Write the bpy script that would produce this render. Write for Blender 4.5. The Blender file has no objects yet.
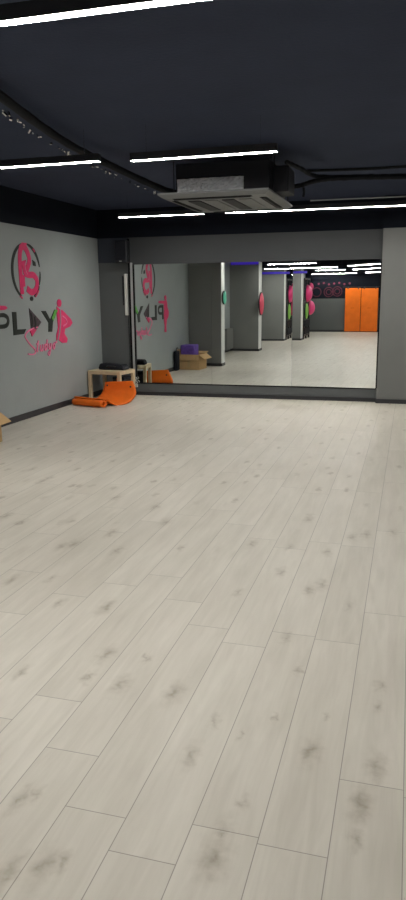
import bpy, bmesh, math, random
from mathutils import Vector, Matrix
from mathutils.geometry import tessellate_polygon
random.seed(7)
scn = bpy.context.scene
col = scn.collection

# ------------------------------------------------------------ materials
def new_mat(name):
    m = bpy.data.materials.new(name); m.use_nodes = True
    nt = m.node_tree
    b = nt.nodes['Principled BSDF']
    return m, nt, b

def paint(name, c, rough=0.7, spec=0.3, noise=0.06, scale=6.0, metal=0.0, bump=0.0, bscale=120.0, ior=None):
    m, nt, b = new_mat(name)
    b.inputs['Roughness'].default_value = rough
    b.inputs['Metallic'].default_value = metal
    if ior: b.inputs['IOR'].default_value = ior
    b.inputs['Specular IOR Level'].default_value = spec
    tc = nt.nodes.new('ShaderNodeTexCoord')
    n = nt.nodes.new('ShaderNodeTexNoise'); n.inputs['Scale'].default_value = scale
    n.inputs['Detail'].default_value = 4
    nt.links.new(tc.outputs['Object'], n.inputs['Vector'])
    r = nt.nodes.new('ShaderNodeValToRGB')
    lo = [max(0, v*(1-noise)) for v in c]; hi = [min(1, v*(1+noise)) for v in c]
    r.color_ramp.elements[0].position = .3; r.color_ramp.elements[1].position = .7
    r.color_ramp.elements[0].color = (*lo, 1); r.color_ramp.elements[1].color = (*hi, 1)
    nt.links.new(n.outputs['Fac'], r.inputs['Fac'])
    nt.links.new(r.outputs['Color'], b.inputs['Base Color'])
    if bump:
        n2 = nt.nodes.new('ShaderNodeTexNoise'); n2.inputs['Scale'].default_value = bscale
        nt.links.new(tc.outputs['Object'], n2.inputs['Vector'])
        bp = nt.nodes.new('ShaderNodeBump'); bp.inputs['Strength'].default_value = bump
        bp.inputs['Distance'].default_value = .01
        nt.links.new(n2.outputs['Fac'], bp.inputs['Height'])
        nt.links.new(bp.outputs['Normal'], b.inputs['Normal'])
    return m

def emit(name, c, s):
    m, nt, b = new_mat(name)
    b.inputs['Base Color'].default_value = (.05*c[0], .05*c[1], .3*c[2], 1)
    b.inputs['Emission Color'].default_value = (*c, 1)
    b.inputs['Emission Strength'].default_value = s
    return m

M = {}
M['wall'] = paint('grey_wall_paint', (.305, .335, .335), .45, .45, .03, 3)
M['pier_end_lit'] = paint('lit_pier_end_colour', (.70, .72, .70), .5, .4, .03, 3)  # pale tone imitates light falling on the pier ends
M['wall_mid'] = paint('mid_grey_wall_paint', (.155, .160, .153), .6, .3, .03, 3)
M['wall_dark'] = paint('dark_grey_wall_paint', (.105, .112, .114), .6, .3, .03, 3)
M['wall_beam'] = paint('beam_paint', (.048, .052, .055), .6, .3, .03, 3)
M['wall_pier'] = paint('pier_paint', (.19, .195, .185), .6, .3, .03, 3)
M['black_paint'] = paint('black_wall_paint', (.006, .008, .014), .8, .15, .1, 3)
M['corner_shade'] = paint('corner_shade_navy', (.045, .052, .068), .7, .2, .05, 3)  # navy colour stands in for shadow high in the corner
M['ceiling'] = paint('ceiling_paint', (.038, .047, .080), .85, .15, .08, 2, bump=.3, bscale=40)
M['base'] = paint('dark_baseboard', (.028, .028, .032), .45, .4, .05)
M['black'] = paint('black_plastic', (.012, .013, .017), .45, .4, .1)
M['black_fabric'] = paint('black_fabric', (.012, .013, .018), .85, .2, .2, 40, bump=.4, bscale=300)
M['foam'] = paint('black_pipe_foam', (.010, .011, .014), .8, .2, .2, 30)
M['silver'] = paint('brushed_aluminium', (.42, .43, .44), .35, .5, .04, 20, metal=.3)
M['chrome'] = paint('bright_metal', (.7, .7, .72), .25, .5, .03, metal=1)
M['ac_plastic'] = paint('grey_ac_plastic', (.15, .155, .158), .5, .4, .05)
M['ac_body'] = paint('dark_ac_casing', (.009, .010, .015), .6, .3, .1)
M['slot'] = paint('dark_slot', (.004, .004, .005), .7, .1, .05)
M['white'] = paint('white_plastic', (.62, .63, .60), .45, .4, .03)
M['wood'] = paint('pale_birch', (.62, .50, .33), .5, .35, .10, 12)
M['orange'] = paint('orange_foam', (.80, .155, .008), .6, .3, .06, 10, bump=.2, bscale=200)
M['orange_dark'] = paint('orange_mat_cover', (.88, .175, .006), .5, .35, .08, 4)
M['grommet'] = paint('dark_grommet', (.03, .02, .02), .5, .3, .05)
M['card'] = paint('cardboard', (.50, .33, .16), .8, .2, .07, 9)
M['tape'] = paint('packing_tape', (.42, .30, .14), .3, .5, .03)
M['purple'] = paint('purple_wrap', (.16, .085, .42), .45, .4, .25, 14)
M['logo_black'] = paint('charcoal_vinyl', (.022, .026, .023), .5, .3, .1, 10)
M['logo_grey'] = paint('grey_vinyl', (.07, .05, .06), .5, .3, .45, 26)
M['pink'] = paint('hot_pink_vinyl', (.72, .035, .15), .45, .35, .1, 10)
M['pink_soft'] = paint('soft_pink_vinyl', (.80, .19, .34), .5, .35, .08, 10)
M['green_vinyl'] = paint('green_vinyl', (.12, .42, .07), .5, .35, .2, 20)
M['dome_pink'] = paint('pink_rubber', (.80, .05, .22), .4, .5, .05)
M['dome_red'] = paint('red_rubber', (.75, .07, .14), .4, .5, .05)
M['dome_green'] = paint('mint_green_rubber', (.09, .50, .34), .4, .5, .05)
M['dome_lime'] = paint('lime_green_rubber', (.25, .55, .10), .4, .5, .05)
M['mural_pink'] = paint('mural_dull_pink', (.075, .012, .026), .6, .3, .3, 8)
M['mural_bright'] = paint('mural_bright_pink', (.17, .03, .06), .6, .3, .3, 8)
M['lamp'] = emit('lamp_diffuser', (1.0, .972, .915), 106.0)
M['led_blue'] = emit('blue_led', (.085, .035, .62), .42)

# mirror glass: sharp glossy silvering
def mirror_mat():
    m, nt, b = new_mat('mirror_glass')
    b.inputs['Base Color'].default_value = (.80, .835, .82, 1)
    b.inputs['Metallic'].default_value = 1; b.inputs['Roughness'].default_value = 0.0
    return m
M['mirror'] = mirror_mat()

# foil: crinkled aluminium wrap
def foil_mat():
    m, nt, b = new_mat('crinkled_foil')
    b.inputs['Base Color'].default_value = (.72, .73, .75, 1)
    b.inputs['Metallic'].default_value = .55; b.inputs['Roughness'].default_value = .33
    tc = nt.nodes.new('ShaderNodeTexCoord')
    v = nt.nodes.new('ShaderNodeTexNoise'); v.inputs['Scale'].default_value = 26; v.inputs['Detail'].default_value = 5
    nt.links.new(tc.outputs['Object'], v.inputs['Vector'])
    bp = nt.nodes.new('ShaderNodeBump'); bp.inputs['Strength'].default_value = .8; bp.inputs['Distance'].default_value = .03
    nt.links.new(v.outputs['Fac'], bp.inputs['Height']); nt.links.new(bp.outputs['Normal'], b.inputs['Normal'])
    return m
M['foil'] = foil_mat()

# ------------------------------------------------------------ floor material (laminate planks along Y)
X0, PW, PL = .0505, .1957, 1.25
KNOTS = [(-1.03,2.352,2.0),(-1.177,2.371,1.3),(-1.182,2.555,2.0),(-0.806,2.356,2.0),(-1.072,1.668,1.5),(-1.04,1.696,1.0),(-0.877,1.444,2.0),(-0.838,1.472,1.3),(-0.956,1.404,1.6),(-0.636,1.997,1.6),(-1.458,2.335,1.2),(-1.014,2.582,.8),(-0.252,2.126,2.0),(-0.443,1.604,2.4),(-0.443,1.691,1.5),(-0.032,2.105,2.0),(-0.072,1.912,2.0),(-0.046,2.461,1.2),(-0.045,2.612,1.2),(-0.079,1.763,1.2),(-0.401,2.283,.8),(-0.416,1.83,.9),(-0.497,2.161,.8),(-0.368,2.644,1.0),(-0.225,2.347,.9),(-0.607,2.211,1.0),(-1.002,2.567,.8),(-0.289,4.347,1.6),(-0.206,4.408,1.6),(-0.438,3.458,1.6),(-0.381,3.54,1.6),(-0.411,4.04,1.4),(-0.22,3.321,1.2),(-0.465,2.905,1.3),(-0.621,3.663,1.5),(-0.871,4.065,1.4),(-0.6,4.648,1.5),(-0.043,4.51,1.4),(-0.785,3.327,1.2),(-0.642,4.069,1.2),(-1.376,2.998,2.0),(-1.631,3.76,1.5),(-1.797,4.041,1.6),(-1.532,4.344,2.0),(-1.938,3.791,2.0),(-1.996,3.739,1.6),(-2.167,4.212,1.5),(-1.717,4.657,1.8),(-2.09,4.818,1.6),(-2.482,4.08,1.8),(-2.009,3.184,1.8),(-2.666,4.195,1.6),(-1.811,3.264,1.2),(-1.623,2.981,1.2),(-2.885,5.128,1.6),(-2.876,5.232,1.6),(-3.178,5.486,1.4),(-2.513,5.057,1.2),(-1.279,3.887,1.0)]
JOINTS = {-8: 2.027, -7: 2.197, -6: 1.915, -5: 1.672, -4: 1.544, -3: 2.95, -2: 1.677, -1: 2.011}

def floor_mat():
    m, nt, b = new_mat('laminate_planks')
    N, Lk = nt.nodes, nt.links
    def math_(op, a, b_=None, c=None):
        n = N.new('ShaderNodeMath'); n.operation = op
        for i, v in enumerate((a, b_, c)):
            if v is None: continue
            if isinstance(v, (int, float)): n.inputs[i].default_value = v
            else: Lk.new(v, n.inputs[i])
        return n.outputs[0]
    def mapr(v, a, b_, c, d, smooth=True):
        n = N.new('ShaderNodeMapRange'); n.interpolation_type = 'SMOOTHSTEP' if smooth else 'LINEAR'
        Lk.new(v, n.inputs[0])
        for i, q in enumerate((a, b_, c, d)): n.inputs[i+1].default_value = q
        return n.outputs[0]
    geo = N.new('ShaderNodeNewGeometry')
    sep = N.new('ShaderNodeSeparateXYZ'); Lk.new(geo.outputs['Position'], sep.inputs[0])
    x, y = sep.outputs[0], sep.outputs[1]
    u = math_('DIVIDE', math_('SUBTRACT', x, X0), PW)
    row = math_('FLOOR', u); fu = math_('FRACT', u)
    wn = N.new('ShaderNodeTexWhiteNoise'); wn.noise_dimensions = '1D'; Lk.new(row, wn.inputs['W'])
    off = math_('MULTIPLY', wn.outputs['Value'], PL)
    for k, yy in JOINTS.items():           # rows whose end joints are known
        is_k = math_('COMPARE', row, float(k), .25)
        inv = math_('SUBTRACT', 1.0, is_k)
        off = math_('ADD', math_('MULTIPLY', off, inv), math_('MULTIPLY', is_k, yy % PL))
    v = math_('DIVIDE', math_('SUBTRACT', y, off), PL)
    pid = math_('FLOOR', v); fv = math_('FRACT', v)
    # seams
    du = math_('MULTIPLY', math_('MINIMUM', fu, math_('SUBTRACT', 1.0, fu)), PW)
    dv = math_('MULTIPLY', math_('MINIMUM', fv, math_('SUBTRACT', 1.0, fv)), PL)
    d = math_('MINIMUM', du, dv)
    seam = mapr(d, .0004, .0022, 1, 0)
    # per plank random
    cmb = N.new('ShaderNodeCombineXYZ'); Lk.new(row, cmb.inputs[0]); Lk.new(pid, cmb.inputs[1])
    w2 = N.new('ShaderNodeTexWhiteNoise'); w2.noise_dimensions = '3D'; Lk.new(cmb.outputs[0], w2.inputs['Vector'])
    rnd = w2.outputs['Value']
    # grain, stretched along Y, shifted per plank
    gx = math_('ADD', math_('MULTIPLY', x, 26.0), math_('MULTIPLY', rnd, 40.0))
    gy = math_('ADD', math_('MULTIPLY', y, 2.2), math_('MULTIPLY', rnd, 31.0))
    gc = N.new('ShaderNodeCombineXYZ'); Lk.new(gx, gc.inputs[0]); Lk.new(gy, gc.inputs[1]); Lk.new(rnd, gc.inputs[2])
    g = N.new('ShaderNodeTexNoise'); g.inputs['Scale'].default_value = 1.0; g.inputs['Detail'].default_value = 5
    g.inputs['Roughness'].default_value = .6; g.inputs['Distortion'].default_value = .6
    Lk.new(gc.outputs[0], g.inputs['Vector'])
    # broad cloudy figure
    bx_ = math_('ADD', math_('MULTIPLY', x, 7.0), math_('MULTIPLY', rnd, 17.0))
    by_ = math_('ADD', math_('MULTIPLY', y, 1.6), math_('MULTIPLY', rnd, 23.0))
    bc = N.new('ShaderNodeCombineXYZ'); Lk.new(bx_, bc.inputs[0]); Lk.new(by_, bc.inputs[1])
    g2 = N.new('ShaderNodeTexNoise'); g2.inputs['Scale'].default_value = 1.0; g2.inputs['Detail'].default_value = 3
    Lk.new(bc.outputs[0], g2.inputs['Vector'])
    # knots at known spots, slightly distorted
    dn = N.new('ShaderNodeTexNoise'); dn.inputs['Scale'].default_value = 22; dn.inputs['Detail'].default_value = 3
    Lk.new(geo.outputs['Position'], dn.inputs['Vector'])
    dsub = N.new('ShaderNodeVectorMath'); dsub.operation = 'SUBTRACT'
    Lk.new(dn.outputs['Color'], dsub.inputs[0]); dsub.inputs[1].default_value = (.5, .5, .5)
    dsc = N.new('ShaderNodeVectorMath'); dsc.operation = 'MULTIPLY_ADD'
    Lk.new(dsub.outputs[0], dsc.inputs[0]); dsc.inputs[1].default_value = (.075, .13, 0); Lk.new(geo.outputs['Position'], dsc.inputs[2])
    acc = None
    rr = random.Random(3)
    for (kx, ky, ks) in KNOTS:
        far = min(2.2, max(1.0, ky/2.6))
        sx = .013*ks*(1+.25*(far-1)); sy = .030*ks*(1+.45*(far-1))
        s1 = N.new('ShaderNodeVectorMath'); s1.operation = 'SUBTRACT'
        Lk.new(dsc.outputs[0], s1.inputs[0]); s1.inputs[1].default_value = (kx, ky, 0)
        s2 = N.new('ShaderNodeVectorMath'); s2.operation = 'MULTIPLY'
        Lk.new(s1.outputs[0], s2.inputs[0]); s2.inputs[1].default_value = (1/sx, 1/sy, 0)
        s3 = N.new('ShaderNodeVectorMath'); s3.operation = 'LENGTH'; Lk.new(s2.outputs[0], s3.inputs[0])
        mm = math_('POWER', mapr(s3.outputs['Value'], .0, 2.3, 1, 0, False), 2.1)
        mm = math_('MULTIPLY', mm, min(1.0, .42+.22*ks)*rr.uniform(.85, 1.05))
        acc = mm if acc is None else math_('MAXIMUM', acc, mm)
    # scattered knots elsewhere (beyond the traced ones)
    vs = N.new('ShaderNodeVectorMath'); vs.operation = 'MULTIPLY'
    Lk.new(dsc.outputs[0], vs.inputs[0]); vs.inputs[1].default_value = (5.1, 2.0, 0)
    vo = N.new('ShaderNodeTexVoronoi'); vo.inputs['Scale'].default_value = 1.0; vo.voronoi_dimensions = '2D'
    Lk.new(vs.outputs[0], vo.inputs['Vector'])
    sc = N.new('ShaderNodeSeparateColor'); Lk.new(vo.outputs['Color'], sc.inputs[0])
    rk = mapr(vo.outputs['Distance'], .02, .17, 1, 0)
    rk = math_('MULTIPLY', rk, mapr(sc.outputs[0], .35, .9, 0, .75))
    zone = mapr(math_('ADD', y, math_('MULTIPLY', x, -.55)), 4.4, 5.8, 0.0, .8)
    rk = math_('MULTIPLY', rk, zone)
    acc = math_('MAXIMUM', acc, rk)
    # streak darkening near noise peaks
    streak = mapr(g2.outputs['Fac'], .60, .80, 0, .32)
    dark = math_('MAXIMUM', acc, streak)
    base = N.new('ShaderNodeValToRGB')
    e = base.color_ramp.elements
    e[0].position = .25; e[0].color = (.485, .450, .380, 1)
    e[1].position = .75; e[1].color = (.660, .622, .545, 1)
    mixv = math_('ADD', math_('MULTIPLY', g.outputs['Fac'], .55), math_('MULTIPLY', g2.outputs['Fac'], .45))
    mixv = math_('ADD', mixv, math_('MULTIPLY', math_('SUBTRACT', rnd, .5), .13))
    Lk.new(mixv, base.inputs['Fac'])
    def mix(fac, a, c):
        n = N.new('ShaderNodeMix'); n.data_type = 'RGBA'; Lk.new(fac, n.inputs['Factor'])
        Lk.new(a, n.inputs[6]); n.inputs[7].default_value = c
        return n.outputs[2]
    c1 = mix(dark, base.outputs['Color'], (.265, .225, .165, 1))
    c2 = mix(math_('MULTIPLY', seam, .68), c1, (.10, .085, .07, 1))
    Lk.new(c2, b.inputs['Base Color'])
    rough = math_('ADD', math_('MULTIPLY', g.outputs['Fac'], .12), .34)
    Lk.new(rough, b.inputs['Roughness'])
    b.inputs['Specular IOR Level'].default_value = .5
    bp = N.new('ShaderNodeBump'); bp.inputs['Strength'].default_value = .15; bp.inputs['Distance'].default_value = .004
    hh = math_('SUBTRACT', math_('MULTIPLY', g.outputs['Fac'], .5), seam)
    Lk.new(hh, bp.inputs['Height']); Lk.new(bp.outputs['Normal'], b.inputs['Normal'])
    return m
M['floor'] = floor_mat()

# ------------------------------------------------------------ geometry helpers
def link(name, bm, mat, parent=None, smooth=False):
    me = bpy.data.meshes.new(name)
    bmesh.ops.recalc_face_normals(bm, faces=bm.faces[:])
    bm.to_mesh(me); bm.free()
    me.materials.append(mat)
    if smooth:
        for p in me.polygons: p.use_smooth = True
    o = bpy.data.objects.new(name, me); col.objects.link(o)
    if parent: o.parent = parent
    return o

def tag(o, label=None, cat=None, group=None, kind=None):
    if label: o['label'] = label
    if cat: o['category'] = cat
    if group: o['group'] = group
    if kind: o['kind'] = kind
    return o

def thing(name, loc, label, cat, group=None, rz=0.0):
    o = bpy.data.objects.new(name, None); col.objects.link(o)
    o.empty_display_size = .1
    o.location = loc; o.rotation_euler = (0, 0, rz)
    return tag(o, label, cat, group)

def box(bm, x0, x1, y0, y1, z0, z1, bevel=0.0, seg=2, mtx=None):
    vs = [bm.verts.new(v) for v in ((x0,y0,z0),(x1,y0,z0),(x1,y1,z0),(x0,y1,z0),(x0,y0,z1),(x1,y0,z1),(x1,y1,z1),(x0,y1,z1))]
    fs = [bm.faces.new([vs[i] for i in f]) for f in ((0,3,2,1),(4,5,6,7),(0,1,5,4),(1,2,6,5),(2,3,7,6),(3,0,4,7))]
    if mtx is not None: bmesh.ops.transform(bm, matrix=mtx, verts=vs)
    if bevel:
        es = list({e for f in fs for e in f.edges})
        bmesh.ops.bevel(bm, geom=es, offset=bevel, segments=seg, affect='EDGES', profile=.5)

def boxobj(name, b, mat, parent=None, bevel=0.0, mtx=None, seg=2):
    bm = bmesh.new(); box(bm, *b, bevel=bevel, mtx=mtx, seg=seg)
    return link(name, bm, mat, parent)

def tube(bm, pts, r, n=10, radii=None, cap=True):
    pts = [Vector(p) for p in pts]; rings = []
    up = Vector((0, 0, 1))
    for i, p in enumerate(pts):
        t = (pts[min(i+1, len(pts)-1)]-pts[max(i-1, 0)]).normalized()
        a = t.cross(up)
        if a.length < 1e-3: a = t.cross(Vector((1, 0, 0)))
        a.normalize(); b = a.cross(t).normalized()
        rr = radii[i] if radii else r
        rings.append([bm.verts.new(p+a*rr*math.cos(2*math.pi*k/n)+b*rr*math.sin(2*math.pi*k/n)) for k in range(n)])
    for i in range(len(rings)-1):
        for k in range(n):
            bm.faces.new((rings[i][k], rings[i][(k+1) % n], rings[i+1][(k+1) % n], rings[i+1][k]))
    if cap: bm.faces.new(rings[0][::-1]); bm.faces.new(rings[-1])

def smoothpath(pts, n=8):
    pts = [Vector(p) for p in pts]; out = []
    for i in range(len(pts)-1):
        p0 = pts[max(i-1, 0)]; p1 = pts[i]; p2 = pts[i+1]; p3 = pts[min(i+2, len(pts)-1)]
        for k in range(n):
            t = k/n
            out.append(.5*((2*p1)+(p2-p0)*t+(2*p0-5*p1+4*p2-p3)*t*t+(3*p1-p0-3*p2+p3)*t*t*t))
    out.append(pts[-1]); return out

# ------------------------------------------------------------ room shell
WX = -4.587          # left wall face
MY = 10.2375         # mirror face
ZT = 2.34            # height where the wall paint turns black
ZC = 2.75            # ceiling
FX, BX = 3.2, -8.25   # right wall, back wall

def struct(name, boxes, mat, bevel=0.0):
    bm = bmesh.new()
    for b_ in boxes: box(bm, *b_, bevel=bevel)
    return tag(link(name, bm, mat), kind='structure')

struct('floor', [(WX-.2, FX+.2, BX-.2, MY+.3, -.08, 0)], M['floor'])
struct('ceiling', [(WX-.2, FX+.2, BX-.2, MY+.3, ZC, ZC+.1)], M['ceiling'])
struct('wall_left', [(WX-.2, WX, BX-.2, MY+.3, 0, ZT)], M['wall'])
struct('wall_left_upper', [(WX-.2, WX, BX-.2, MY+.3, ZT, ZC)], M['black_paint'])
struct('wall_front', [(WX, -4.09, MY+.012, MY+.3, 0, ZT), (-4.09, -.408, MY+.012, MY+.3, .19, 1.95),
                      (-4.09, -.408, MY-.015, MY+.3, 0, .178)], M['wall_dark'])
struct('trim_3', [(-4.09, -.408, MY-.015, MY+.3, 1.953, ZT)], M['wall_beam'])
struct('wall_front_upper', [(WX, -.408, MY+.012, MY+.3, ZT, ZC), (-.408, FX, MY-.12, MY+.3, ZT, ZC)], M['black_paint'])
struct('wall_front_pier', [(-.408, FX, MY-.124, MY+.3, 0, ZT)], M['wall_mid'])
struct('wall_right', [(FX, FX+.2, BX-.2, MY+.3, 0, ZC)], M['wall'])
struct('wall_back', [(WX, FX, BX-.2, BX, 0, 1.29)], M['wall_dark'])
struct('wall_back_upper', [(WX, FX, BX-.2, BX, 1.29, ZC)], M['black_paint'])
PIERS = [(5.37, 5.64), (1.06, 1.45), (-3.25, -2.90)]
for i, (y0, y1) in enumerate(PIERS):
    x1 = -3.79
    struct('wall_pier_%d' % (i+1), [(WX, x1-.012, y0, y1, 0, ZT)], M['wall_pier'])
    struct('trim_pier_lit_%d' % (i+1), [(x1-.012, x1, y0, y1, 0, ZT)], M['pier_end_lit'])  # thin end slab, light on the end face put into its colour
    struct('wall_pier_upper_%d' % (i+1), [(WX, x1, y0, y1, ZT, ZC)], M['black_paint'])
    struct('baseboard_pier_%d' % (i+1), [(WX, x1+.012, y1, y1+.012, 0, .06), (x1, x1+.012, y0-.012, y1, 0, .06), (WX, x1, y0-.012, y0, 0, .06)], M['base'])
struct('baseboard_left', [(WX, WX+.012, 5.66, MY, 0, .075), (WX, WX+.012, 1.47, 5.35, 0, .075), (WX, WX+.012, -2.88, 1.04, 0, .075), (WX, WX+.012, BX, -3.27, 0, .075)], M['base'])
struct('baseboard_front', [(WX, -4.10, MY, MY+.012, 0, .06), (-4.09, -.41, MY-.030, MY-.015, 0, .055)], M['base'])
struct('baseboard_front_pier', [(-.420, FX, MY-.136, MY-.124, 0, .06)], M['base'])
struct('baseboard_back', [(WX, FX, BX, BX+.012, 0, .08)], M['base'])
struct('baseboard_right', [(FX-.012, FX, BX, MY-.14, 0, .07)], M['base'])
struct('trim_shade', [(WX+.01, -4.10, MY-.02, MY+.012, 1.985, ZT)], M['corner_shade'])  # dark sheet added as painted shadow at the top of the recess
struct('trim_2', [(WX, WX+.10, 1.47, 2.2, .08, .62)], M['wall_pier'])

# ------------------------------------------------------------ mirror
PANW = 1.193
lab = ['leftmost tall mirror panel beside the silver frame strip',
       'middle tall mirror panel between the two vertical seams',
       'rightmost tall mirror panel next to the grey pier']
for k in range(3):
    x0 = -4.009+PANW*k
    bm = bmesh.new()
    box(bm, -PANW/2+.0012, PANW/2-.0012, 0, .006, -.883, .883)
    o = link('wall_mirror', bm, M['mirror'])
    yaw = (0.0, .4, -.78)[k]
    o.location = (x0+PANW/2, MY, 1.068)
    o.rotation_euler = (0, 0, math.radians(yaw))
    if k == 2: o.rotation_euler = (Matrix.Rotation(math.radians(yaw), 4, 'Z') @ Matrix.Rotation(math.radians(.03), 4, 'X')).to_euler()
    tag(o, lab[k], 'mirror', 'mirror panels on the far wall')
fr = thing('upright_edge_strip', (-4.05, MY-.01, .18), 'slim black and silver upright strip along the left edge of the mirror', 'frame')
boxobj('metal_strip', (-.016, .020, -.014, .004, 0, 1.80), M['silver'], fr)
boxobj('edge_seal', (.021, .037, -.010, .006, 0, 1.775), M['slot'], fr)
boxobj('edge_seal', (-.042, -.017, -.018, .018, -.17, 2.14), M['slot'], fr)
fb = boxobj('mirror_edge_strip', (-4.010, -.420, MY-.020, MY-.004, .177, .190), M['slot'])
tag(fb, 'thin black strip along the bottom edge of the mirror', 'trim')
fc = boxobj('mirror_edge_strip', (-.431, -.409, MY-.020, MY-.004, .191, 1.951), M['slot'])
tag(fc, 'thin black upright strip between the mirror and the grey pier', 'trim')

# ------------------------------------------------------------ painted wall logo (flat letters on the left wall)
logo = thing('wall_logo', (WX, 8.0, 1.2), 'pink and black studio logo reading PLAY with a ringed monogram on the left wall', 'sign')
def LV(y, z, h): return (h, y-8.0, z-1.2)
lay = [0]
def poly(name, pts, mat, h=.003, holes=None):
    lay[0] += 1; h = h+.0002*lay[0]
    bm = bmesh.new()
    vb = [bm.verts.new(LV(y, z, .0005)) for y, z in pts]; vt = [bm.verts.new(LV(y, z, h)) for y, z in pts]
    for tri in tessellate_polygon([[Vector((y, z, 0)) for y, z in pts]]):
        bm.faces.new([vt[i] for i in tri]); bm.faces.new([vb[i] for i in tri][::-1])
    n = len(pts)
    for i in range(n): bm.faces.new((vb[i], vb[(i+1) % n], vt[(i+1) % n], vt[i]))
    return link(name, bm, mat, logo)
def ribbon(bm, pts, w, h, ws=None):
    pts = [Vector((p[0], p[1])) for p in pts]; L, R_ = [], []
    for i, p in enumerate(pts):
        t = (pts[min(i+1, len(pts)-1)]-pts[max(i-1, 0)]).normalized(); nrm = Vector((-t.y, t.x))
        ww = (ws[i] if ws else w)/2
        L.append(p+nrm*ww); R_.append(p-nrm*ww)
    lv = [(bm.verts.new(LV(*a, .0005)), bm.verts.new(LV(*a, h))) for a in L]
    rv = [(bm.verts.new(LV(*a, .0005)), bm.verts.new(LV(*a, h))) for a in R_]
    for i in range(len(pts)-1):
        bm.faces.new((lv[i][1], lv[i+1][1], rv[i+1][1], rv[i][1])); bm.faces.new((lv[i][0], rv[i][0], rv[i+1][0], lv[i+1][0]))
        bm.faces.new((lv[i][0], lv[i+1][0], lv[i+1][1], lv[i][1])); bm.faces.new((rv[i][0], rv[i][1], rv[i+1][1], rv[i+1][0]))
    bm.faces.new((lv[0][0], lv[0][1], rv[0][1], rv[0][0])); bm.faces.new((lv[-1][0], rv[-1][0], rv[-1][1], lv[-1][1]))
def sm2(pts, n=8): return [(p.x, p.y) for p in smoothpath([(a, b_, 0) for a, b_ in pts], n)]
def strokes(name, lines, mat, w, h=.003, taper=False):
    bm = bmesh.new()
    for ln in lines:
        lay[0] += 1
        p = sm2(ln) if len(ln) > 2 else ln
        ws = None
        if taper:
            n = len(p); ws = [w*(.35+.65*math.sin(math.pi*min(1, max(0, i/(n-1))))**.6) for i in range(n)]
        ribbon(bm, p, w, h+.0002*lay[0], ws)
    return link(name, bm, mat, logo)
CY, CZ, CR = 8.085, 1.80, .335
def arc(a0, a1, r=CR, n=24): return [(CY+r*math.cos(math.radians(a0+(a1-a0)*i/n)), CZ+r*math.sin(math.radians(a0+(a1-a0)*i/n))) for i in range(n+1)]
bm = bmesh.new()
for a0, a1, w in ((103, 243, .055), (82, 12, .045), (2, -28, .03), (-30, -62, .055)):
    lay[0] += 1; p = arc(a0, a1); n = len(p)
    ribbon(bm, p, w, .003+.0002*lay[0], [w*(.45+.55*math.sin(math.pi*i/(n-1))) for i in range(n)])
link('ring', bm, M['logo_black'], logo)
for q in (arc(96, 84), arc(58, 48), arc(-40, -60, CR+.012), arc(236, 246, CR+.012)):
    strokes('ring_accent', [q], M['pink'], .02, .006)
strokes('monogram', [
    [(7.985, 2.10), (7.945, 2.0), (7.935, 1.86), (7.94, 1.70), (7.945, 1.53)],
    [(7.96, 2.06), (8.03, 2.105), (8.11, 2.06), (8.165, 1.96), (8.125, 1.87), (8.05, 1.80)],
    [(8.01, 1.93), (8.03, 1.85), (8.07, 1.78)]], M['pink'], .082)
strokes('monogram', [
    [(8.03, 1.845), (8.05, 1.785), (8.13, 1.765), (8.24, 1.765), (8.315, 1.72), (8.325, 1.65), (8.27, 1.58), (8.17, 1.555), (8.07, 1.60)],
    [(8.0, 1.76), (7.985, 1.70), (7.99, 1.62)]], M['pink'], .078)
strokes('monogram_highlight', [[(8.08, 1.77), (8.04, 1.86), (8.08, 1.94)]], M['pink_soft'], .014, .008)
poly('ring_notch', [(8.24, 1.95), (8.31, 1.925), (8.32, 1.875), (8.25, 1.88)], M['logo_black'])
poly('ring_dot', [(8.165+.04*math.cos(i*math.pi/6), 1.475+.028*math.sin(i*math.pi/6)) for i in range(12)], M['logo_black'])
# letters P L (triangle) Y
P_out = [(7.30, 1.315), (7.50, 1.32), (7.58, 1.295), (7.617, 1.25), (7.614, 1.19), (7.57, 1.148), (7.50, 1.138), (7.375, 1.138), (7.375, 1.05), (7.30, 1.05)]
bm = bmesh.new(); lay[0] += 1; hP = .004
ribbon(bm, [(7.335, 1.318), (7.335, 1.05)], .075, hP)
ribbon(bm, sm2([(7.36, 1.292), (7.49, 1.292), (7.565, 1.265), (7.583, 1.222), (7.555, 1.18), (7.49, 1.163), (7.36, 1.163)]), .05, hP+.0004)
link('letter_p', bm, M['logo_black'], logo)
poly('letter_l', [(7.68, 1.324), (7.775, 1.322), (7.771, 1.113), (7.981, 1.109), (7.925, 1.052), (7.683, 1.047)], M['logo_black'])
poly('play_triangle', [(8.085, 1.359), (8.373, 1.178), (8.111, 1.010)], M['logo_grey'])
poly('triangle_accent', [(8.075, 1.075), (8.15, 1.108), (8.24, 1.09), (8.115, 1.012)], M['pink'], .006)
strokes('triangle_accent', [[(8.12, 1.30), (8.14, 1.22), (8.13, 1.13)], [(8.20, 1.25), (8.22, 1.17), (8.19, 1.1)]], M['logo_black'], .03, .006)
poly('letter_y', [(8.391, 1.319), (8.506, 1.316), (8.62, 1.20), (8.75, 1.328), (8.838, 1.323), (8.686, 1.166), (8.652, 1.04), (8.555, 1.045), (8.569, 1.162)], M['logo_black'])
poly('letter_y_accent', [(8.695, 1.262), (8.75, 1.328), (8.838, 1.323), (8.735, 1.215)], M['green_vinyl'], .006)
poly('letter_y_accent', [(8.655, 1.225), (8.70, 1.265), (8.735, 1.215), (8.69, 1.185)], M['green_vinyl'], .007)
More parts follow.
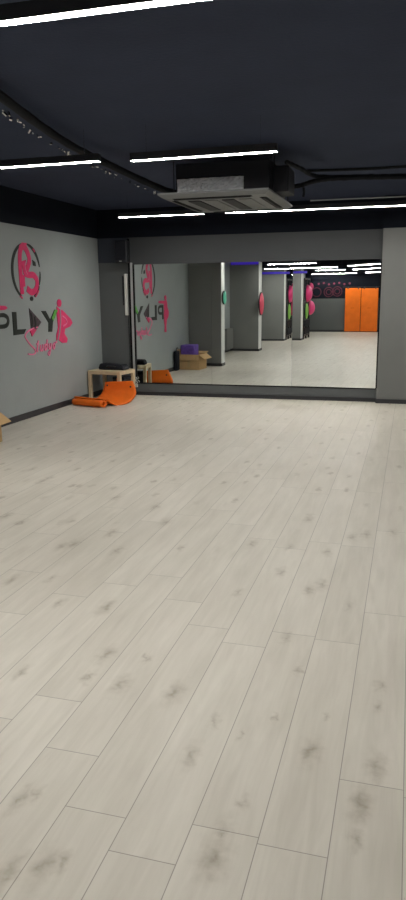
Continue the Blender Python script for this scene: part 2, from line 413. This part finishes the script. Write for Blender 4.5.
# posing figures
poly('figure_head', [(8.896+.062*math.cos(i*math.pi/7), 1.412+.052*math.sin(i*math.pi/7)) for i in range(14)], M['pink'])
poly('figure', [(8.82, 1.368), (8.886, 1.335), (8.983, 1.312), (9.079, 1.262), (9.216, 1.190), (9.265, 1.135), (9.184, 1.088), (9.024, 1.062), (9.0, .999), (9.09, .925), (9.06, .872), (8.93, .875), (8.80, .935), (8.769, .918), (8.768, .983), (8.83, 1.088), (8.815, 1.251)], M['pink'])
strokes('figure_line', [[(8.90, 1.33), (8.90, 1.18), (8.86, 1.05), (8.80, .93)]], M['wall'], .022, .009)
strokes('figure_line', [[(8.95, 1.24), (9.05, 1.20), (9.08, 1.14), (8.96, 1.10)]], M['pink_soft'], .02, .008)
poly('figure_head', [(7.17+.055*math.cos(i*math.pi/7), 1.455+.048*math.sin(i*math.pi/7)) for i in range(14)], M['pink'])
poly('figure', [(7.13, 1.41), (7.30, 1.395), (7.43, 1.402), (7.536, 1.398), (7.581, 1.373), (7.52, 1.353), (7.42, 1.350), (7.26, 1.345), (7.255, 1.24), (7.275, 1.12), (7.27, 1.02), (7.235, .92), (7.25, .80), (7.15, .80), (7.16, .92), (7.12, 1.03), (7.02, 1.09), (6.99, 1.18), (7.07, 1.27), (7.08, 1.36)], M['pink'])
# script word under the name, with its big swash
S_ = [[(8.274, 1.118), (8.147, 1.107), (8.021, 1.077), (7.95, 1.030), (7.973, .983), (8.072, .903), (8.16, .85), (8.177, .803), (8.10, .785), (7.99, .80)]]
strokes('script_swash', S_, M['pink_soft'], .018)
T = []
def g(ox, pts, s=1.0): T.append([(ox+a*.075*s+(b_-0)*.018, .815+b_*.078*s) for a, b_ in pts])
g(8.22, [(.2, 1.7), (.0, .2), (.3, 0)]); g(8.20, [(-.1, 1.2), (.6, 1.25)])
g(8.30, [(0, 1), (0, .2), (.4, 0), (.8, .3)]); g(8.30, [(.8, 1), (.8, .1), (1, 0)])
g(8.41, [(.7, .8), (.2, .9), (0, .4), (.3, 0), (.7, .3)]); g(8.41, [(.8, 1.7), (.75, .8), (.8, 0)])
g(8.52, [(0, 1), (0, .3), (.4, .1), (.8, .4)]); g(8.52, [(.8, 1), (.75, 0), (.4, -.9), (0, -.7), (.3, -.3)])
g(8.64, [(.4, .95), (0, .5), (.3, 0), (.7, .4), (.45, .95)]); g(8.68, [(.2, 1.0), (.9, 1.1)])
strokes('script_letters', T, M['pink_soft'], .021, .004)

# ------------------------------------------------------------ ceiling lamps
def lamp(x0, x1, y0, z, label, y1=None, drop=.0004):
    if y0 < 2.0: drop = .003

    y1 = y0 if y1 is None else y1
    cx, cy = (x0+x1)/2, (y0+y1)/2
    L = math.hypot(x1-x0, y1-y0); rz = math.atan2(y1-y0, x1-x0)
    t = thing('ceiling_light', (cx, cy, z), label, 'ceiling light', 'linear ceiling lights', rz)
    boxobj('housing', (-L/2-.004, L/2+.004, -.0265, .0265, .0, .055), M['black'], t, bevel=.002)
    bm = bmesh.new(); box(bm, -L/2, L/2, -.0225, .0225, -drop, .004)
    link('diffuser', bm, M['lamp'], t)
    for s in (-1, 1):
        bm = bmesh.new(); tube(bm, [(s*(L/2-.12), 0, .055), (s*(L/2-.12), 0, ZC-z)], .0025, 6)
        link('suspension_wire', bm, M['chrome'], t)
    return t
lamp(-2.20, .20, 2.62, 2.50, 'long bright ceiling light nearest the viewer, cut by the top edge of the photo')
lamp(-4.20, -2.36, 5.36, 2.51, 'ceiling light over the left of the room, cut by the photo edge')
lamp(-2.10, -.985, 5.38, 2.50, 'ceiling light hanging just in front of the air conditioner')
lamp(-3.735, -2.585, 9.05, 2.50, 'short ceiling light nearest the mirror on the left, behind the air conditioner')
lamp(-2.30, .10, 9.06, 2.50, 'long ceiling light nearest the mirror, running off the right edge')
lamp(.50, 2.60, 5.40, 2.50, 'added ceiling light right of the air conditioner, outside the view')  # unseen, this and the next lamp are added to light the right side
lamp(.50, 2.70, 9.06, 2.50, 'added ceiling light near the front wall on the right, outside the view')
ZR = 2.27
lamp(-3.50, -2.62, 1.80, 2.25, 'ceiling light seen in the mirror over the edge of the second pier')
lamp(-4.30, -2.55, -2.10, ZR, 'long ceiling light seen in the mirror with blue glow beneath', -2.10)
lamp(-3.65, -2.64, -5.00, ZR, 'short ceiling light seen in the mirror, third row back', -4.8)
lamp(-4.27, -2.55, -7.95, 2.225, 'farthest ceiling light seen in the mirror, close to the back wall', -7.70)
lamp(-2.14, -1.10, -1.30, ZR, 'upper ceiling light of the right-hand stack seen in the mirror', .05)
lamp(-2.36, -1.33, -4.80, ZR, 'middle ceiling light of the right-hand stack seen in the mirror', -3.5)
lamp(-2.20, -1.50, -7.60, 2.24, 'lowest ceiling light of the right-hand stack seen in the mirror', -6.9)
lamp(.20, 1.80, -1.50, ZR, 'added ceiling light over the right rear of the room, outside the view')  # unseen rear pair, added to brighten the right half of the room
lamp(.20, 1.80, -5.50, ZR, 'added ceiling light over the far right rear of the room, outside the view')

# blue LED strips along the heads of two piers
for (y, z, a, b_, lb) in ((1.475, 2.305, -4.55, -3.80, 'blue LED strip along the head of the second pier, seen in the mirror'),
                     (-2.875, 2.165, -4.55, -3.62, 'blue LED strip along the head of the third pier, seen in the mirror')):
    t = thing('led_strip', ((a+b_)/2, y, z), lb, 'LED strip', 'blue LED strips')
    boxobj('light_tape', (-(b_-a)/2, (b_-a)/2, .0, .012, -.035, .035), M['led_blue'], t)
    boxobj('channel', (-(b_-a)/2, (b_-a)/2, -.018, 0, -.04, .04), M['black'], t)

# ------------------------------------------------------------ air conditioner (ceiling cassette)
AC = thing('air_conditioner', (-1.70, 6.85, 2.36), 'grey ceiling cassette air conditioner with foil-wrapped casing', 'air conditioner')
zc = ZC-2.36
bm = bmesh.new()   # grille panel: sloping rim
def frustum(bm, a, b_, z0, z1):
    v0 = [bm.verts.new((sx*a, sy*a*1.28, z0)) for sx, sy in ((-1,-1),(1,-1),(1,1),(-1,1))]
    v1 = [bm.verts.new((sx*b_, sy*b_*1.28, z1)) for sx, sy in ((-1,-1),(1,-1),(1,1),(-1,1))]
    bm.faces.new(v0[::-1]); bm.faces.new(v1)
    for i in range(4): bm.faces.new((v0[i], v0[(i+1) % 4], v1[(i+1) % 4], v1[i]))
frustum(bm, .455, .495, -.028, .0)
box(bm, -.495, .495, -.634, .634, .0, .016)
link('grille_panel', bm, M['ac_plastic'], AC)
for (x0, x1, y0, y1) in ((-.38, .33, -.57, -.50), (-.30, .30, .515, .565), (-.430, -.385, -.42, .42), (.375, .435, -.42, .42)):
    bm = bmesh.new(); box(bm, x0, x1, y0, y1, -.031, -.027)
    s = link('air_slot', bm, M['slot'], AC)
    long_x = (x1-x0) > (y1-y0)
    cx, cy = (x0+x1)/2, (y0+y1)/2
    mt = Matrix.Translation((cx, cy, -.034)) @ (Matrix.Rotation(.35, 4, 'X') if long_x else Matrix.Rotation(.35, 4, 'Y'))
    hx, hy = ((x1-x0)/2-.01, .012) if long_x else (.012, (y1-y0)/2-.01)
    boxobj('louvre', (-hx, hx, -hy, hy, -.003, .003), M['ac_body'], s, mtx=mt)
for k in range(4):   # intake grille bars
    x = -.235+k*.157
    boxobj('intake_grille', (x-.055, x+.055, -.38, .38, -.036, -.028), M['ac_body'] if k % 2 == 0 else M['ac_plastic'], AC, bevel=.002)
boxobj('casing', (-.40, .46, -.40, .42, .016, .29), M['ac_body'], AC, bevel=.01)
bm = bmesh.new()     # foil wrap, gently crumpled
nx, nz = 34, 10
grid = [[bm.verts.new((-.38+.61*i/nx, -.412-.012*random.random(), .018+.135*j/nz+.004*random.random())) for j in range(nz+1)] for i in range(nx+1)]
for i in range(nx):
    for j in range(nz): bm.faces.new((grid[i][j], grid[i+1][j], grid[i+1][j+1], grid[i][j+1]))
ext = bmesh.ops.extrude_face_region(bm, geom=bm.faces[:])
bmesh.ops.translate(bm, vec=(0, .012, 0), verts=[v for v in ext['geom'] if isinstance(v, bmesh.types.BMVert)])
link('foil_wrap', bm, M['foil'], AC)
for sx in (-.43, .49):
    for sy in (-.36, .38):
        bm = bmesh.new(); tube(bm, [(sx, sy, .016), (sx, sy, zc)], .005, 8)
        link('hanger_rod', bm, M['ac_body'], AC)
boxobj('side_box', (.462, .60, -.26, .10, .03, .25), M['ac_body'], AC, bevel=.01)

# pipes and cables under the ceiling
def pipe(name, pts, r, mat, label, cat, lumps=0.0, group=None):
    p = smoothpath(pts, 14)
    rad = [r*(1+lumps*math.sin(i*1.3)*random.random()) for i in range(len(p))]
    bm = bmesh.new(); tube(bm, p, r, 10, rad)
    return tag(link(name, bm, mat, None, True), label, cat, group)
pipe('insulated_pipe', [(-1.085, 6.40, 2.60), (-1.02, 6.75, 2.60), (-.91, 7.15, 2.585), (-.5, 7.30, 2.585), (-.14, 7.38, 2.585), (.6, 7.5, 2.585), (3.18, 7.9, 2.585)], .019, M['foam'],
     'upper black insulated pipe running right from the air conditioner', 'pipe', .15, 'black insulated pipes')
pipe('insulated_pipe', [(-1.225, 7.18, 2.50), (-1.08, 7.26, 2.53), (-.97, 7.16, 2.54), (-.80, 7.03, 2.54), (-.5, 7.05, 2.54), (-.13, 7.14, 2.54), (.6, 7.28, 2.54), (3.18, 7.7, 2.54)], .022, M['foam'],
     'lower black insulated pipe running right from the air conditioner', 'pipe', .15, 'black insulated pipes')
pipe('drain_hose', [(-1.06, 7.255, 2.505), (-1.055, 7.25, 2.46), (-1.06, 7.24, 2.42)], .012, M['foam'], 'short black hose end hanging below the pipes beside the air conditioner', 'hose')
pipe('cable_duct', [(-2.30, 3.3, 2.70), (-2.40, 4.0, 2.67), (-2.62, 5.25, 2.665), (-2.60, 6.1, 2.62), (-2.36, 6.9, 2.50), (-2.17, 7.0, 2.47)], .030, M['foam'],
     'thick dark cable duct crossing the ceiling towards the air conditioner', 'duct', .08)
bm = bmesh.new()      # glinting wrap pieces along the duct, one sleeve
pp = smoothpath([(-2.345, 3.3, 2.655), (-2.445, 4.0, 2.625), (-2.665, 5.25, 2.62), (-2.65, 6.1, 2.575), (-2.42, 6.85, 2.46)], 30)
for i, p in enumerate(pp):
    if random.random() < .62:
        s = .003+.007*random.random()
        mt = Matrix.Translation(p+Vector((random.uniform(-.018, .012), 0, random.uniform(-.008, .008)))) @ Matrix.Rotation(random.uniform(0, 3), 4, Vector((random.random(), random.random(), random.random()+.1)).normalized())
        box(bm, -s, s, -s*1.6, s*1.6, -s*.5, s*.5, mtx=mt)
tag(link('foil_tape_bits', bm, M['chrome']), 'row of glinting foil bits along the dark cable duct', 'foil tape', kind='stuff')
pipe('conduit', [(-1.35, 9.86, 2.70), (-.8, 9.87, 2.70), (0, 9.88, 2.70), (3.18, 9.9, 2.70)], .008, M['silver'], 'thin grey conduit along the ceiling above the longest rear light', 'conduit')
pipe('conduit', [(-1.1, 7.72, 2.73), (-.5, 7.8, 2.73), (0.2, 7.8, 2.73), (3.18, 7.9, 2.73)], .014, M['foam'], 'dark conduit on the ceiling behind the insulated pipes', 'conduit')

# ------------------------------------------------------------ speaker and device in the corner
sp = thing('wall_speaker', (-4.128, 10.10, 1.972), 'black loudspeaker mounted high in the corner left of the mirror', 'speaker')
bm = bmesh.new(); box(bm, -.095, .095, -.09, .09, .0, .32, bevel=.018, seg=3)
for v in bm.verts:
    if v.co.y > 0: v.co.x *= .75
link('cabinet', bm, M['black'], sp)
boxobj('grille', (-.082, .082, -.097, -.088, .045, .305), M['black_fabric'], sp, bevel=.003)
boxobj('badge', (-.018, .018, -.101, -.092, .018, .028), M['white'], sp)
boxobj('bracket', (-.02, .02, .085, .118, .12, .22), M['black'], sp)
dv = thing('wall_panel_heater', (-4.145, MY-.004, 1.21), 'narrow white upright panel on the dark wall left of the mirror', 'wall panel')
boxobj('body', (-.020, .027, -.030, .012, 0, .61), M['white'], dv, bevel=.006)
boxobj('mounting_plate', (-.060, -.021, -.006, .014, .15, .58), M['black'], dv)
cab = pipe('cable', [(-4.112, MY-.015, 1.21), (-4.118, MY-.015, 1.05), (-4.11, MY-.015, .8), (-4.114, MY-.015, .5), (-4.108, MY-.015, .2)], .004, M['black'], 'thin dark cable hanging below the white wall panel', 'cable')

# ------------------------------------------------------------ side table, bag, black box, mat
TB = thing('side_table', (-4.02, 9.57, 0), 'small square birch side table in the corner left of the mirror', 'table', rz=math.radians(-9))
boxobj('tabletop', (-.555, 0, 0, .44, .37, .425), M['wood'], TB, bevel=.004)
for lx, ly in ((-.555, 0), (-.05, 0), (-.555, .39), (-.05, .39)):
    boxobj('leg', (lx, lx+.05, ly, ly+.05, 0, .3695), M['wood'], TB, bevel=.003)
bag = thing('equipment_bag', (-4.22, 9.85, .4255), 'black soft equipment bag lying on the birch side table', 'bag', rz=math.radians(-9))
bm = bmesh.new(); box(bm, -.235, .215, -.10, .10, .001, .085, bevel=.025, seg=4)
for v in bm.verts:
    k = v.co.z/.085
    v.co.x *= 1-.14*k; v.co.y *= 1-.12*k
    v.co.z -= .010*k*math.sin(v.co.x*9+1)
link('body', bm, M['black_fabric'], bag, True)
bm = bmesh.new(); tube(bm, smoothpath([(-.08, -.09, .05), (-.05, -.112, .06), (.05, -.112, .06), (.08, -.09, .05)], 6), .006, 8)
link('handle', bm, M['black'], bag, True)
ub = thing('storage_case', (-4.05, 9.84, 0), 'black case standing on the floor under the side table', 'case', rz=math.radians(-9))
boxobj('body', (-.17, .03, -.08, .13, .0, .28), M['black'], ub, bevel=.012)
boxobj('lid', (-.172, .032, -.082, .132, .28, .325), M['black_fabric'], ub, bevel=.01)
boxobj('latch', (-.09, -.05, -.092, -.083, .26, .30), M['orange_dark'], ub, bevel=.002)
# mat: one sheet, rolled at the near end and curling up against the table
def mat_mesh():
    rows = []
    cA, cB = Vector((-4.49, 9.02, .060)), Vector((-3.985, 8.90, .060))
    ax = (cB-cA).normalized(); hd = Vector((-ax.y, ax.x, 0))      # points away from the viewer
    turns = 1.3; n = 36
    for i in range(n):
        t = i/(n-1)
        ang = math.radians(90)+turns*2*math.pi*(1-t)                # ends at the crest
        r = .026+.032*t
        o = hd*math.cos(ang)*r*-1.25+Vector((0, 0, math.sin(ang)*r))
        rows.append((cA+o, cB+o))
    A = [Vector((-4.47, 9.12, .105)), Vector((-4.43, 9.21, .075)), Vector((-4.38, 9.30, .045)), Vector((-4.33, 9.38, .045)), Vector((-4.27, 9.44, .10)), Vector((-4.23, 9.465, .19)), Vector((-4.205, 9.475, .285))]
    B = [Vector((-3.950, 8.97, .095)), Vector((-3.925, 9.04, .045)), Vector((-3.89, 9.11, .010)), Vector((-3.82, 9.20, .010)), Vector((-3.745, 9.32, .050)), Vector((-3.715, 9.42, .15)), Vector((-3.775, 9.455, .310))]
    a = smoothpath([rows[-1][0]]+A, 7)[1:]; b_ = smoothpath([rows[-1][1]]+B, 7)[1:]
    rows += list(zip(a, b_))
    bm = bmesh.new(); m = 12; th = .0075
    P = [[r[0].lerp(r[1], j/m) for j in range(m+1)] for r in rows]
    top, bot = [], []
    for i in range(len(P)):
        tr, br = [], []
        for j in range(m+1):
            du = P[min(i+1, len(P)-1)][j]-P[max(i-1, 0)][j]; dv = P[i][min(j+1, m)]-P[i][max(j-1, 0)]
            nn = du.cross(dv)
            nn = nn.normalized() if nn.length > 1e-9 else Vector((0, 0, 1))
            tr.append(bm.verts.new(P[i][j]+nn*th)); br.append(bm.verts.new(P[i][j]-nn*th))
        top.append(tr); bot.append(br)
    R_ = len(P)
    for i in range(R_-1):
        for j in range(m):
            bm.faces.new((top[i][j], top[i+1][j], top[i+1][j+1], top[i][j+1]))
            bm.faces.new((bot[i][j], bot[i][j+1], bot[i+1][j+1], bot[i+1][j]))
        bm.faces.new((top[i][0], bot[i][0], bot[i+1][0], top[i+1][0])); bm.faces.new((top[i][m], top[i+1][m], bot[i+1][m], bot[i][m]))
    for j in range(m):
        bm.faces.new((top[0][j], top[0][j+1], bot[0][j+1], bot[0][j])); bm.faces.new((top[-1][j], bot[-1][j], bot[-1][j+1], top[-1][j+1]))
    for v in bm.verts: v.co.z = max(v.co.z, .001)
    return bm, P
mt_ = thing('exercise_mat', (-4.0, 9.2, 0), 'orange exercise mat rolled at one end and curling up against the side table', 'mat')
bm, P = mat_mesh()
bmesh.ops.translate(bm, vec=(4.0, -9.2, 0), verts=bm.verts[:])
link('foam_sheet', bm, M['orange'], mt_, True)
for fr_ in (.09, .86):
    i = len(P)-5; j = fr_*12; j0 = int(j)
    c = P[i][j0].lerp(P[i][j0+1], j-j0)-Vector((4.0*-1, 9.2, 0))*1
    du = (P[i+2][j0]-P[i-2][j0]); dv_ = P[i][j0+1]-P[i][j0]; nn = du.cross(dv_).normalized()
    if nn.y > 0: nn = -nn
    bm = bmesh.new()
    tube(bm, [c-nn*.011, c+nn*.011], .014, 14)
    link('grommet', bm, M['grommet'], mt_)

ad = thing('power_adapter', (-4.015, MY-.016, .20), 'small white plug with a curled cord at the lower left corner of the mirror', 'plug')
boxobj('plug', (-.022, .022, -.035, .0, -.08, -.03), M['white'], ad, bevel=.008)
bm = bmesh.new(); tube(bm, smoothpath([(0, -.02, -.03), (.020, -.03, .0), (-.012, -.02, .03), (.012, -.02, .055), (-.004, -.015, .075)], 8), .007, 8)
link('cord', bm, M['white'], ad, True)

# ------------------------------------------------------------ cardboard box with purple package (left edge + mirror)
CB = thing('cardboard_box', (-4.322, 6.28, 0), 'open cardboard box on the floor at the left edge, also seen in the mirror', 'box', rz=math.radians(4))
bm = bmesh.new()
w, d_, h, t_ = .228, .225, .31, .006
box(bm, -w, w, -d_, d_, 0, t_)
box(bm, -w, -w+t_, -d_, d_, t_, h); box(bm, w-t_, w, -d_, d_, t_, h)
box(bm, -w+t_, w-t_, -d_, -d_+t_, t_, h); box(bm, -w+t_, w-t_, d_-t_, d_, t_, h)
link('carton', bm, M['card'], CB)
def flap(axis, sgn, length, drop):
    if axis == 'x':
        mt = Matrix.Translation((sgn*w, 0, h)) @ Matrix.Rotation(sgn*drop, 4, 'Y')
        b = (0, sgn*length, -d_, d_, -.002, .004) if sgn > 0 else (-length, 0, -d_, d_, -.002, .004)
    else:
        mt = Matrix.Translation((0, sgn*d_, h)) @ Matrix.Rotation(-sgn*drop, 4, 'X')
        b = (-w, w, 0, length, -.002, .004) if sgn > 0 else (-w, w, -length, 0, -.002, .004)
    boxobj('flap', b, M['card'], CB, mtx=mt)
flap('x', 1, .15, math.radians(38)); flap('y', 1, .12, math.radians(78)); flap('y', -1, .14, math.radians(-12)); flap('x', -1, .10, math.radians(-75))
boxobj('tape', (-.025, .025, d_, d_+.001, .05, .30), M['tape'], CB)
pk = thing('purple_package', (-4.385, 6.26, .008), 'purple wrapped package standing in the open cardboard box', 'package', rz=math.radians(4))
bm = bmesh.new(); box(bm, -.145, .145, -.15, .15, 0, .49, bevel=.02, seg=3)
link('wrap', bm, M['purple'], pk)
bb = thing('gym_bag', (-4.505, 6.68, 0), 'dark bag slumped between the left wall and the cardboard box', 'bag')
bm = bmesh.new(); box(bm, -.070, .010, -.09, .10, 0, .40, bevel=.03, seg=4)
link('body', bm, M['black_fabric'], bb, True)
bm = bmesh.new(); tube(bm, smoothpath([(-.02, -.08, .38), (-.02, -.05, .45), (-.02, .03, .45), (-.02, .06, .38)], 6), .008, 8)
link('strap', bm, M['black'], bb, True)

# ------------------------------------------------------------ gear seen in the mirror
def dome(x, y, z, r, depth, mat, label, base=True, grp='round balance domes on the piers'):
    t = thing('balance_dome', (x, y, z), label, 'balance dome', grp)
    bm = bmesh.new(); n, m = 28, 8; rings = []
    for i in range(m):
        a = i/m*math.pi/2
        rings.append([bm.verts.new((depth*math.sin(a)+.035, r*.94*math.cos(a)*math.cos(2*math.pi*k/n), r*.94*math.cos(a)*math.sin(2*math.pi*k/n))) for k in range(n)])
    top = bm.verts.new((depth+.035, 0, 0))
    for i in range(m-1):
        for k in range(n): bm.faces.new((rings[i][k], rings[i][(k+1) % n], rings[i+1][(k+1) % n], rings[i+1][k]))
    for k in range(n): bm.faces.new((rings[-1][k], rings[-1][(k+1) % n], top))
    bm.faces.new(rings[0][::-1])
    link('dome', bm, mat, t, True)
    bm = bmesh.new(); tube(bm, [(.0, 0, 0), (.012, 0, 0), (.034, 0, 0)], r, 28, [r*.92, r, r*.97])
    link('base_plate', bm, M['black'], t)
    return t
dome(-3.789, 5.50, 1.44, .145, .03, M['dome_green'], 'small mint green round dome on the nearest pier, seen in the mirror')
dome(-3.789, 1.25, 1.25, .31, .035, M['dome_red'], 'red round dome on the second pier, seen in the mirror')
RK = thing('equipment_rack', (-3.80, -3.95, 0), 'tall black rack behind the third pier holding pink and green domes, seen in the mirror', 'rack')
for yy in (-.55, .0, .55):
    boxobj('upright', (-.03, .03, yy-.025, yy+.025, 0, 2.0), M['black'], RK, bevel=.004)
for zz in (.12, .62, 1.12, 1.70, 1.97):
    boxobj('crossbar', (-.02, .02, -.525, .525, zz-.02, zz+.02), M['black'], RK)
for k, zz in enumerate((.14, .40)):
    boxobj('bin', (-.09, .05, -.50, .50, zz+.02, zz+.22), M['black_fabric'], RK, bevel=.02)
dome(-3.768, -3.68, 1.50, .30, .17, M['dome_pink'], 'large pink dome high on the black rack, seen in the mirror', grp='domes on the black rack')
dome(-3.768, -4.28, 1.02, .26, .17, M['dome_pink'], 'pink dome low at the far end of the black rack, seen in the mirror', grp='domes on the black rack')
dome(-3.768, -4.28, 1.72, .14, .11, M['dome_pink'], 'small pink dome at the top of the black rack, seen in the mirror', grp='domes on the black rack')
dome(-3.768, -3.62, .92, .27, .05, M['dome_lime'], 'flat lime green disc on the black rack, seen in the mirror', grp='domes on the black rack')

# orange mats against the back wall
for k, (x0, x1, lb) in enumerate(((-2.99, -2.40, 'left of two tall orange gym mats against the back wall, seen in the mirror'),
                                  (-2.38, -1.74, 'right of two tall orange gym mats against the back wall, seen in the mirror'))):
    t = thing('gym_mat', ((x0+x1)/2, BX+.10, .03), lb, 'gym mat', 'tall orange gym mats')
    hw = (x1-x0)/2
    boxobj('pad', (-hw, hw, -.045, .045, 0, 1.65-.01*k), M['orange_dark'], t, bevel=.02, seg=3)
    boxobj('hanging_strap', (-hw+.08, -hw+.12, -.05, .05, 1.60, 1.70), M['black'], t)
    boxobj('hanging_strap', (hw-.12, hw-.08, -.05, .05, 1.60, 1.70), M['black'], t)
    boxobj('emblem', (-.07, .07, .0455, .047, .86, .93), M['orange'], t)
rail = boxobj('mat_rail', (-3.10, -1.72, BX+.001, BX+.04, 1.71, 1.74), M['black'])
tag(rail, 'black rail on the back wall above the orange gym mats', 'rail')
# mural rings on the black band of the back wall
mu = thing('wall_mural', (-3.70, BX, 1.54), 'dull pink ring mural on the black band of the back wall, seen in the mirror', 'mural')
def ring(bm, cx_, cz, r, w, a0=0, a1=360, n=30):
    pv = None
    for i in range(n+1):
        a = math.radians(a0+(a1-a0)*i/n)
        q = [bm.verts.new((cx_+rr*math.cos(a), yy, cz+rr*math.sin(a))) for rr in (r-w/2, r+w/2) for yy in (.001, .006)]
        if pv:
            bm.faces.new((pv[1], pv[3], q[3], q[1])); bm.faces.new((pv[0], q[0], q[2], pv[2]))
            bm.faces.new((pv[0], pv[1], q[1], q[0])); bm.faces.new((pv[2], q[2], q[3], pv[3]))
        pv = q
for cx_, cz, r in ((-.42, 0, .17), (.05, 0, .18), (.05, .0, .10), (.38, .02, .18), (.38, .02, .10), (-.80, 0, .17)):
    bm = bmesh.new(); ring(bm, cx_, cz, r, .035); link('mural_ring', bm, M['mural_pink'], mu)
for i in range(7):
    bm = bmesh.new(); ring(bm, -.35+i*.20, .32+.03*math.sin(i*2.1), .025, .03, n=12); link('mural_dot', bm, M['mural_bright'], mu)

# ------------------------------------------------------------ world and camera
w_ = bpy.data.worlds.new('World'); scn.world = w_; w_.use_nodes = True
w_.node_tree.nodes['Background'].inputs[0].default_value = (.5, .52, .55, 1)
w_.node_tree.nodes['Background'].inputs[1].default_value = .0

a, b_, c = [math.radians(v) for v in (-12.3114, 16.1654, -.5992)]
Mx = Matrix(((1, 0, 0), (0, 0, -1), (0, 1, 0)))
R3 = Matrix.Rotation(b_, 3, 'Z') @ Matrix.Rotation(a, 3, 'X') @ Mx @ Matrix.Rotation(c, 3, 'Z')
cam = bpy.data.cameras.new('camera'); co = bpy.data.objects.new('camera', cam); col.objects.link(co)
co.matrix_world = Matrix.Translation((0, 0, 1.5)) @ R3.to_4x4()
cam.sensor_fit = 'VERTICAL'; cam.sensor_height = 36.0; cam.sensor_width = 36.0
cam.lens = 710.6/900*36
cam.clip_start = .05; cam.clip_end = 100
scn.camera = co
scn.view_settings.view_transform = 'Standard'; scn.view_settings.look = 'None'
scn.view_settings.gamma = 1; scn.view_settings.use_curve_mapping = False
scn.view_settings.exposure = 0.0

scn.cycles.sample_clamp_indirect = 0.0
scn.cycles.caustics_reflective = True
scn.cycles.blur_glossy = 0.0
